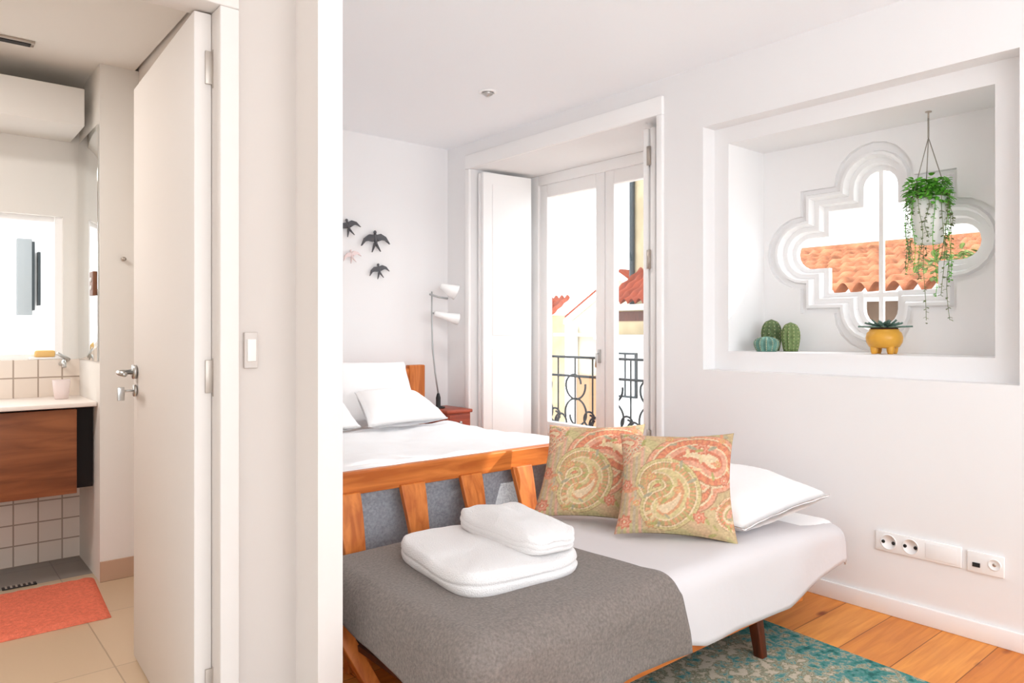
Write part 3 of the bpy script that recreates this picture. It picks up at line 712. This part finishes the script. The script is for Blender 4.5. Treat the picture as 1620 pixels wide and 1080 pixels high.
bsx = root('bathroom_socket', (.742, 4.1, 1.46)); tag(bsx, 'brown socket plate with two white outlets beside the bathroom window', 'socket')
obj('plate', MB().box(.715, .734, 4.070, 4.15, 1.415, 1.535, .003), M['socket_brown'], bsx)
for z in (1.455, 1.495): obj('outlet', MB().tube([(.716, 4.11, z), (.711, 4.11, z)], .012, 14), M['plastic'], bsx)
hk = obj('wall_hook', MB().tube([(.845, 4.05, 1.60), (.845, 4.03, 1.60)], .011, 14), M['hinge'], at=(.845, 4.05, 1.6)); tag(hk, 'tiny round hook on the bathroom wall beside the door edge', 'hook')

# ================================================================== BATHROOM
va = root('vanity_unit', (.3, 4.36, .44)); tag(va, 'wall hung brown wood vanity unit with a white top in the bathroom', 'vanity')
obj('drawer_front', MB().box(-.6, .655, 4.12, 4.145, .44, .855, .003), M['vanity'], va)
obj('carcass', MB().box(-.6, .738, 4.20, 4.585, .45, .862), M['black'], va)  # black carcass paints the shade in the gap by the wall
obj('countertop', MB().box(-.6, .740, 4.10, 4.588, .864, .886, .004), M['counter'], va)
mi = obj('wall_mirror', MB().box(.734, .741, 4.065, 4.585, 1.088, 2.262, .001), M['mirror'], at=(.742, 4.3, 1.09)); tag(mi, 'narrow frameless mirror on the side wall right of the basin', 'mirror')
cp = root('toothbrush_cup', (.55, 4.33, .886)); tag(cp, 'pale cup standing on the white vanity top', 'cup')
def cupx(u, y): a = (u-810)/1147; return y*(.6428+.766*a)/(.766-.6428*a)
cx_ = cupx(97, 4.40)
cp.location = (cx_, 4.40, .886)
obj('cup', MB().lathe([(.028, .886), (.032, .89), (.042, .985), (.039, .985), (.030, .895), (.001, .893)], (cx_, 4.40, 0), 24), M['cup'], cp)
sd = root('soap_dish', (cupx(72, 4.5), 4.52, .886)); tag(sd, 'amber soap bar on a small white dish on the bathroom window ledge', 'soap')
ox = cupx(70, 4.62)
sd.location = (ox, 4.63, wz0)
obj('dish', MB().box(ox-.07, ox+.09, 4.60, 4.65, wz0, wz0+.012, .004), M['plastic'], sd)
obj('soap_bar', MB().box(ox-.045, ox+.05, 4.605, 4.645, wz0+.012, wz0+.05, .012, seg=3), M['soap'], sd)
tx = cupx(103, 4.45)
fa = root('faucet', (tx, 4.575, 1.0)); tag(fa, 'chrome wall tap above the vanity top next to the window post', 'tap')
obj('spout', MB().tube([(tx, 4.59, 1.06), (tx, 4.50, 1.08), (tx-.01, 4.42, 1.075), (tx-.01, 4.41, 1.05)], .011, 12), M['metal'], fa)
obj('tap_lever', MB().tube([(tx+.03, 4.59, 1.08), (tx+.03, 4.54, 1.085), (tx-.03, 4.50, 1.12)], .009, 10), M['metal'], fa)
dg = root('floor_drain', (.41, 4.235, 0)); tag(dg, 'dark slotted drain grate in the bathroom floor behind the orange mat', 'drain')
obj('grate', MB().box(.36, .50, 4.21, 4.25, 0, .006, .001), M['dark'], dg)
g = MB()
for k in range(6): g.box(.372+k*.021, .380+k*.021, 4.214, 4.246, .006, .009)
obj('slots', g, M['hinge'], dg)
def mat_pt(u, v):
    x = -.25+.96*u-.045*v*0; y = 3.52+.60*v
    x1_ = .69+.04*v; x = -.25+(x1_+.25)*u
    e = min(u, v, 1-u, 1-v); return Vector((x, y, .018*min(1, e*30)**.5+.004*nz(x*30, y*30)*(e > .01)+.001))
bm_ = obj('bath_mat', MB().grid(mat_pt, 90, 60), M['mat'], at=(.2, 3.8, 0)); tag(bm_, 'orange tufted bath mat on the beige bathroom floor', 'bath mat')

# ================================================================== RUG
def rug_mat():
    m, n, l, b = nt('distressed teal rug')
    tc = n.new('ShaderNodeTexCoord'); t1 = n.new('ShaderNodeTexNoise'); t1.inputs['Scale'].default_value = 15; t1.inputs['Detail'].default_value = 9; t1.inputs['Roughness'].default_value = .72
    l.new(tc.outputs['Object'], t1.inputs[0])
    t2 = n.new('ShaderNodeTexNoise'); t2.inputs['Scale'].default_value = 38; t2.inputs['Detail'].default_value = 3; l.new(tc.outputs['Object'], t2.inputs[0])
    sp_ = n.new('ShaderNodeSeparateXYZ'); l.new(tc.outputs['Object'], sp_.inputs[0])
    # border band: |x| near the rug's long edge
    ab = n.new('ShaderNodeMath'); ab.operation = 'ABSOLUTE'; l.new(sp_.outputs[0], ab.inputs[0])
    mr = n.new('ShaderNodeMapRange'); mr.inputs[1].default_value = .38; mr.inputs[2].default_value = .60; mr.inputs[3].default_value = 0; mr.inputs[4].default_value = .13; l.new(ab.outputs[0], mr.inputs[0])
    s1 = n.new('ShaderNodeMath'); s1.operation = 'SUBTRACT'; l.new(t1.outputs[0], s1.inputs[0]); l.new(mr.outputs[0], s1.inputs[1])
    s2_ = n.new('ShaderNodeMath'); s2_.operation = 'MULTIPLY_ADD'; l.new(t2.outputs[0], s2_.inputs[0]); s2_.inputs[1].default_value = .55; l.new(s1.outputs[0], s2_.inputs[2])
    r = n.new('ShaderNodeValToRGB'); cr = r.color_ramp; cr.elements[0].position = .50; cr.elements[0].color = lin(54, 106, 104)
    cr.elements[1].position = .90; cr.elements[1].color = lin(206, 196, 178)
    for p, c in ((.58, (78, 146, 138)), (.66, (104, 150, 150)), (.71, (176, 178, 156)), (.77, (128, 126, 104)), (.82, (200, 190, 168))):
        e = cr.elements.new(p); e.color = lin(*c)
    l.new(s2_.outputs[0], r.inputs[0]); l.new(r.outputs[0], b.inputs['Base Color']); b.inputs['Roughness'].default_value = .95
    b.inputs['Specular IOR Level'].default_value = .05
    bp = n.new('ShaderNodeBump'); bp.inputs['Strength'].default_value = .5; bp.inputs['Distance'].default_value = .004
    t3 = n.new('ShaderNodeTexNoise'); t3.inputs['Scale'].default_value = 220; l.new(tc.outputs['Object'], t3.inputs[0]); l.new(t3.outputs[0], bp.inputs['Height']); l.new(bp.outputs[0], b.inputs['Normal'])
    return m
rg = obj('area_rug', MB().box(-.72, .72, -1.0, 1.0, .0, .009, .003), rug_mat())
rg.location = (2.02, .78, .001); rg.rotation_euler = (0, 0, radians(-4.5)); tag(rg, 'distressed teal and cream rug on the pine floor under the daybed', 'rug')

# ================================================================== NICHE THINGS
def cactus(cx, cy, z0, r, h, m, label, ribs=11, pot=None):
    rt = root('cactus', (cx, cy, z0)); tag(rt, label, 'cactus', 'plants on the niche sill')
    prof = []
    for k in range(15):
        t = k/14; prof.append((r*(.78+.30*sin(t*pi*.75))*((1-t**5)**.5 if t < 1 else .01)+.0005, z0+h*t))
    obj('stem', MB().lathe(prof, (cx, cy, 0), 66, fn=lambda a, z: 1+.10*cos(ribs*a)), m, rt)
    g = MB()
    for i in range(ribs):
        a = 2*pi*i/ribs
        for k in range(1, 9):
            t = k/9; rr = r*(.78+.30*sin(t*pi*.75))*(1-t**5)**.5*1.1
            g.blob((cx+rr*cos(a), cy+rr*sin(a), z0+h*t), .0028, .0028, .0028, 0)
    obj('spines', g, M['spine'], rt)
    return rt
cactus(3.64, 2.128, iz0, .047, .172, M['cactus'], 'tall dark green ribbed cactus at the left end of the niche sill')
cactus(3.62, 2.005, iz0, .042, .155, M['cactus2'], 'lighter green ribbed cactus standing free, right of the tall dark one')
cactus(3.50, 2.075, iz0, .056, .080, M['jade'], 'squat blue green round cactus in front of the tall dark one', 12)
# yellow pot with succulent
px_, py_ = 3.60, 1.515
yp = root('potted_succulent', (px_, py_, iz0)); tag(yp, 'blue green succulent in a mustard yellow footed pot on the niche sill', 'potted plant')
pot = obj('pot', MB().lathe([(.050, iz0+.028), (.066, iz0+.034), (.078, iz0+.055), (.081, iz0+.078), (.076, iz0+.100), (.064, iz0+.112), (.066, iz0+.118), (.058, iz0+.118), (.055, iz0+.10), (.002, iz0+.10)], (px_, py_, 0), 40), M['yellow'], yp)
obj('soil', MB().lathe([(.060, iz0+.105), (.060, iz0+.124), (.002, iz0+.128)], (px_, py_, 0), 24), M['soil'], yp)
for k in range(4):
    a = k*pi/2+.95; fx, fy_ = px_+.050*cos(a), py_+.050*sin(a)
    obj('foot', MB().lathe([(.012, iz0), (.016, iz0+.012), (.020, iz0+.05)], (fx, fy_, 0), 16), M['yellow'], yp)
def leafmesh(g, c, d, L, wd, th_, droop=.3):
    c = Vector(c); d = Vector(d).normalized(); side = d.cross(Vector((0, 0, 1)))
    if side.length < .01: side = Vector((1, 0, 0))
    side.normalize(); up = side.cross(d)
    N = 6
    vs = []
    for i in range(N+1):
        t = i/N; p = c+d*L*t+Vector((0, 0, -droop*L*t*t)); ww = wd*(sin(pi*min(1, t*.86+.10)))**.8*(.02 if i == N else 1)
        vs += [p-side*ww, p-up*th_*.5, p+side*ww, p+up*th_*.5]
    fs = [(i*4+k, i*4+(k+1) % 4, (i+1)*4+(k+1) % 4, (i+1)*4+k) for i in range(N) for k in range(4)]
    g.add(vs, fs, True)
g = MB(); rnd = random.Random(3)
for ringn, el, L in ((13, .12, .105), (11, .38, .08), (8, .75, .06), (5, 1.2, .04)):
    for k in range(ringn):
        a = 2*pi*k/ringn+el; leafmesh(g, (px_+.012*cos(a), py_+.012*sin(a), iz0+.124), (cos(a)*cos(el), sin(a)*cos(el), sin(el)), L*rnd.uniform(.85, 1.05), .012, .008, .05)
obj('leaves', g, M['succulent'], yp)
# hanging plant
hx_, hy_ = 3.615, 1.325
hp = root('hanging_plant', (hx_, hy_, 1.62)); tag(hp, 'bright green trailing plant in a white pot hanging from the niche ceiling', 'hanging plant')
obj('hook', MB().tube([(hx_, hy_, iz1), (hx_, hy_, iz1-.03)], .004).lathe([(.014, iz1-.004), (.014, iz1)], (hx_, hy_, 0), 14), M['hinge'], hp)
knot = (hx_, hy_, 2.13)
obj('cord', MB().tube([(hx_, hy_, iz1-.02), knot], .004, 6), M['cord'], hp)
for a in (.5, 2.6, 4.7): obj('cord', MB().tube([knot, (hx_+.078*cos(a), hy_+.078*sin(a), 1.86)], .0022, 6), M['cord'], hp)
obj('pot', MB().lathe([(.050, 1.64), (.058, 1.645), (.080, 1.85), (.076, 1.85), (.058, 1.66), (.002, 1.66)], (hx_, hy_, 0), 36), M['potwhite'], hp)
g = MB(); rnd = random.Random(11)
for k in range(520):
    a = rnd.uniform(0, 2*pi); rr = .088*math.sqrt(rnd.random()); zz = rnd.uniform(1.845, 1.935) if rr < .06 else rnd.uniform(1.82, 1.94)
    el = rnd.uniform(-.5, 1.0)
    leafmesh(g, (hx_+rr*cos(a), hy_+rr*sin(a), zz), (cos(a)*cos(el), sin(a)*cos(el), sin(el)), rnd.uniform(.022, .036), rnd.uniform(.008, .013), .002, .4)
obj('foliage', g, M['leaf'], hp)['kind'] = 'stuff'
for k in range(20):
    a = 2*pi*k/20+rnd.uniform(-.12, .12); bot = rnd.choice([1.60, 1.52, 1.66, 1.48, 1.57])
    if k in (17, 2): bot = 1.29
    if k in (12, 13): bot = 1.40
    pts = []; x0_, y0_ = hx_+.088*cos(a), hy_+.088*sin(a)
    n_ = 12
    for i in range(n_+1):
        t = i/n_; pts.append(Vector((x0_+.006*sin(t*9+k), y0_+.008*sin(t*7+k*2), 1.87+(bot-1.87)*t)))
    pts = [Vector((hx_+.06*cos(a), hy_+.06*sin(a), 1.875))]+pts
    g = MB().tube(pts, .0013, 5)
    for p in pts[1:]:
        for q2 in range(3):
            an = rnd.uniform(0, 6.28); leafmesh(g, p+Vector((0, 0, rnd.uniform(-.015, .015))), (cos(an), sin(an), .1), rnd.uniform(.010, .018), .0055, .002, .5)
    obj('strand', g, M['strand'] if k % 3 else M['leaf'], hp)

# ================================================================== OUTSIDE
struct('ground', MB().box(4.1, 34, -12, 34, -3.7, -3.5), M['pavement'])
bl = root('balcony_railing', (4.35, 3.6, 0)); tag(bl, 'black wrought iron balcony railing with scrolls outside the french window', 'railing')
RX = 4.36
obj('top_rail', MB().box(RX-.018, RX+.018, 2.5, 5.2, 1.0, 1.02, .003), M['iron'], bl)
obj('middle_rail', MB().box(RX-.01, RX+.01, 2.5, 5.2, .84, .86, .002), M['iron'], bl)
obj('bottom_rail', MB().box(RX-.01, RX+.01, 2.5, 5.2, .06, .08, .002), M['iron'], bl)
for k in range(14):
    y = 2.52+k*.205; obj('baluster', MB().tube([(RX, y, .0), (RX, y, 1.0)], .007, 8), M['iron'], bl)
def scroll(cy, cz, r, a0, a1, cn):
    pts = [(RX+.002, cy+(r*(1-.0*t))*cos(a0+(a1-a0)*t), cz+r*sin(a0+(a1-a0)*t)) for t in [i/18 for i in range(19)]]
    # curl the end in
    e = a1; rr = r; c = [(RX+.002, cy+rr*(1-.45*t)*cos(e+2.6*t*(1 if a1 > a0 else -1)), cz+rr*(1-.45*t)*sin(e+2.6*t*(1 if a1 > a0 else -1))) for t in [i/10 for i in range(1, 11)]]
    obj('scroll', MB().tube(pts+c, .009, 6), M['iron'], bl)
for k in range(7):
    y = 2.72+k*.41
    scroll(y, .77, .115, pi*.95, 2.1*pi, 1); scroll(y, .535, .125, -.1*pi, 1.1*pi, 1); scroll(y+.18, .45, .07, 0, 1.6*pi, 1); scroll(y-.16, .50, .06, pi, -.6*pi, 1)
struct('balcony_slab', MB().box(3.98, 4.42, 2.4, 5.3, -.16, 0), M['facade_white'])

def tiled(x0, x1, z0, z1, y0, y1, cols, rows, flip=False):
    """barrel tile roof rising along x from (x0,z0) to (x1,z1)"""
    g = MB(); nu = cols*8; nv = rows*3
    def pt(u, v):
        yy = y0+(y1-y0)*u; k = v*rows; fr = k-math.floor(k); 
        return Vector((x0+(x1-x0)*v, yy, z0+(z1-z0)*v+.085*abs(sin(pi*u*cols))-.05*fr+.0))
    return g.grid(pt, nu, nv, False)
# near roof seen through the quatrefoil
ho = root('tiled_roof_house', (7, 4, -3.5)); tag(ho, 'house with sunlit terracotta tile roof outside the niche window', 'house')
obj('wall', MB().box(6.45, 9.0, 1.9, 5.0, -3.5, 1.56), M['facade_brown'], ho)
obj('roof', tiled(6.2, 9.0, 1.56, 2.22, 1.9, 5.0, 22, 9), M['rooftile'], ho)
obj('gutter', MB().box(6.16, 6.26, 1.9, 5.0, 1.48, 1.53, .01), M['facade_white'], ho)
obj('ridge_cap', MB().tube([(9.02, 1.88, 2.22), (9.02, 5.02, 2.22)], .09, 12), M['rooftile'], ho)
ro = root('white_facade_house', (11, 5, -3.5)); tag(ro, 'bright white building with a tall shuttered window behind the terracotta roof', 'house')
obj('wall', MB().box(10, 13, 1.0, 7.4, -3.5, 7), M['facade_white'], ro)
def win(parent, x, y0, y1, z0, z1, frame=M['greyframe'], pane=M['facade_white'], t=.05):
    f = obj('window', MB().box(x-.05, x+.02, y0, y0+t, z0, z1).box(x-.05, x+.02, y1-t, y1, z0, z1).box(x-.05, x+.02, y0+t, y1-t, z1-t, z1).box(x-.05, x+.02, y0+t, y1-t, z0, z0+t).box(x-.04, x+.02, (y0+y1)/2-t/3, (y0+y1)/2+t/3, z0+t, z1-t), frame, parent)
    obj('pane', MB().box(x-.015, x+.01, y0+t, y1-t, z0+t, z1-t), pane, f)
win(ro, 10, 4.35, 4.62, 2.75, 3.75, M['greyframe'], M['facade_white'])
# shrub in the right lobe
sb = root('garden_shrub', (6.0, 1.95, 1.2)); tag(sb, 'olive green shrub at the right lobe of the niche window', 'shrub')
g = MB(); rnd = random.Random(21)
for k in range(420):
    a = rnd.uniform(0, 6.28); e = rnd.uniform(-1, 1); rr = rnd.random()**.4
    c = (5.75+.22*rr*cos(a)*math.sqrt(1-e*e), 1.80+.42*rr*sin(a)*math.sqrt(1-e*e), 1.70+.13*rr*e)
    leafmesh(g, c, (rnd.uniform(-1, 1), rnd.uniform(-1, 1), rnd.uniform(-.3, 1)), .07, .018, .004, .3)
obj('foliage', g, M['bush'], sb)['kind'] = 'stuff'
obj('trunk', MB().tube([(5.8, 1.85, -3.5), (5.75, 1.82, -1), (5.75, 1.8, 1.65)], .05, 8, .02), M['facade_brown'], sb)

# gabled house, left pane of the french window
gh = root('gabled_house', (10.5, 10.2, -3.5)); tag(gh, 'pale cream gabled house seen through the left pane of the french window', 'house')
def slab_poly(name, pts, x0, x1, m, parent):
    n = len(pts); g = MB().add([(x0, a, b) for a, b in pts]+[(x1, a, b) for a, b in pts], [tuple(range(n)), tuple(range(n, 2*n))[::-1]]+[(i, (i+1) % n, n+(i+1) % n, n+i) for i in range(n)])
    return obj(name, g, m, parent)
slab_poly('wall', [(8.9, -3.5), (10.62, -3.5), (10.62, 1.40), (9.25, 2.2), (8.9, 1.98)], 10.5, 13, M['facade_cream'], gh)
slab_poly('verge_board', [(10.75, 1.34), (10.75, 1.44), (9.25, 2.32), (8.9, 2.1), (8.9, 1.98), (9.25, 2.2)], 10.40, 10.56, M['facade_white'], gh)
slab_poly('verge_tiles', [(10.75, 1.44), (10.75, 1.52), (9.25, 2.39), (8.9, 2.17), (8.9, 2.1), (9.25, 2.32)], 10.44, 13, M['rooftile_red'], gh)
obj('drainpipe', MB().box(10.38, 10.48, 10.40, 10.53, -3.5, 1.30, .01), M['facade_white'], gh)
obj('lower_wall', MB().box(10.42, 10.5, 9.3, 10.38, -3.5, .32), M['facade_peach'], gh)
obj('ledge', MB().box(10.25, 10.5, 8.9, 10.9, 1.10, 1.16, .01), M['facade_white'], gh)
fh = root('distant_house', (13.5, 14.3, -3.5)); tag(fh, 'small red roofed house at the far left of the french window view', 'house')
obj('wall', MB().box(13.4, 13.9, 14.3, 17, -3.5, 1.62), M['facade_tan'], fh)
obj('roof', tiled(13.2, 13.9, 1.60, 2.1, 14.1, 17.2, 14, 3), M['rooftile_red'], fh)
# tower with red tiled lean-to, right pane
tw_ = root('stone_house', (9.8, 8.0, -3.5)); tag(tw_, 'tan stone house with red tiled lean-to roof in the right pane of the french window', 'house')
obj('tower_wall', MB().box(10.2, 12, 8.25, 8.78, -3.5, 6.5), M['facade_tan'], tw_)
obj('pipe', MB().tube([(10.15, 8.70, -2), (10.15, 8.70, 6.3)], .05, 8), M['iron'], tw_)
obj('roof', tiled(9.2, 10.2, 1.66, 2.28, 7.5, 8.62, 7, 4), M['rooftile_red'], tw_)
obj('eave', MB().box(9.1, 9.3, 7.5, 8.62, 1.56, 1.65, .01), M['facade_white'], tw_)
obj('loggia_wall', MB().box(9.35, 10.2, 7.5, 8.58, 1.14, 1.58), M['facade_tan'], tw_)
obj('loggia_opening', MB().box(9.33, 9.36, 7.55, 8.5, 1.38, 1.54), M['walnut'], tw_)
obj('ledge', MB().box(9.05, 9.4, 7.5, 8.62, 1.07, 1.15, .01), M['facade_white'], tw_)
obj('lower_wall', MB().box(9.3, 10.2, 7.5, 8.58, -3.5, 1.07), M['facade_white'], tw_)
win(tw_, 9.3, 7.85, 8.35, .1, .85, M['iron'], M['facade_white'], .03)
# neighbour across the light well, seen through the bathroom window
lw = root('courtyard_house', (0, 7, -3.5)); tag(lw, 'white courtyard house with a grey shuttered window behind the bathroom window', 'house')
obj('wall', MB().box(-4, 3.9, 7.0, 7.2, -3.5, 6), M['facade_white'], lw)
sw_ = obj('window', MB().box(.69, .79, 6.93, 7.0, 1.36, 1.97, .004), M['greyframe2'], lw)
obj('shutter_gap', MB().box(.79, .808, 6.93, 7.0, 1.40, 1.95), M['iron'], sw_)
obj('shutter_gap', MB().box(.830, .848, 6.93, 7.0, 1.44, 1.87), M['iron'], sw_)

# unseen block added to the south to keep the sun off the french window
nb_ = root('sun_blocker', (17, -2.7, -3.5)); tag(nb_, 'unseen tall white block added to keep the sun off the french window', 'sun blocker')
obj('wall', MB().box(15, 19, -3.85, -1.2, -3.5, 12), M['facade_white'], nb_)
obj('roof', MB().box(14.8, 19.2, -3.95, -1.1, 12, 12.3, .05), M['rooftile_red'], nb_)

bl_ = bpy.data.lights.new('ceiling_spotlight_beam', 'SPOT'); bo_ = bpy.data.objects.new('ceiling_spotlight_beam', bl_); COL.objects.link(bo_)
bo_.location = (2.68, 3.42, H-.05); bl_.energy = 24; bl_.spot_size = radians(150); bl_.spot_blend = 1; bl_.shadow_soft_size = .05; bl_.color = (1, .97, .93)
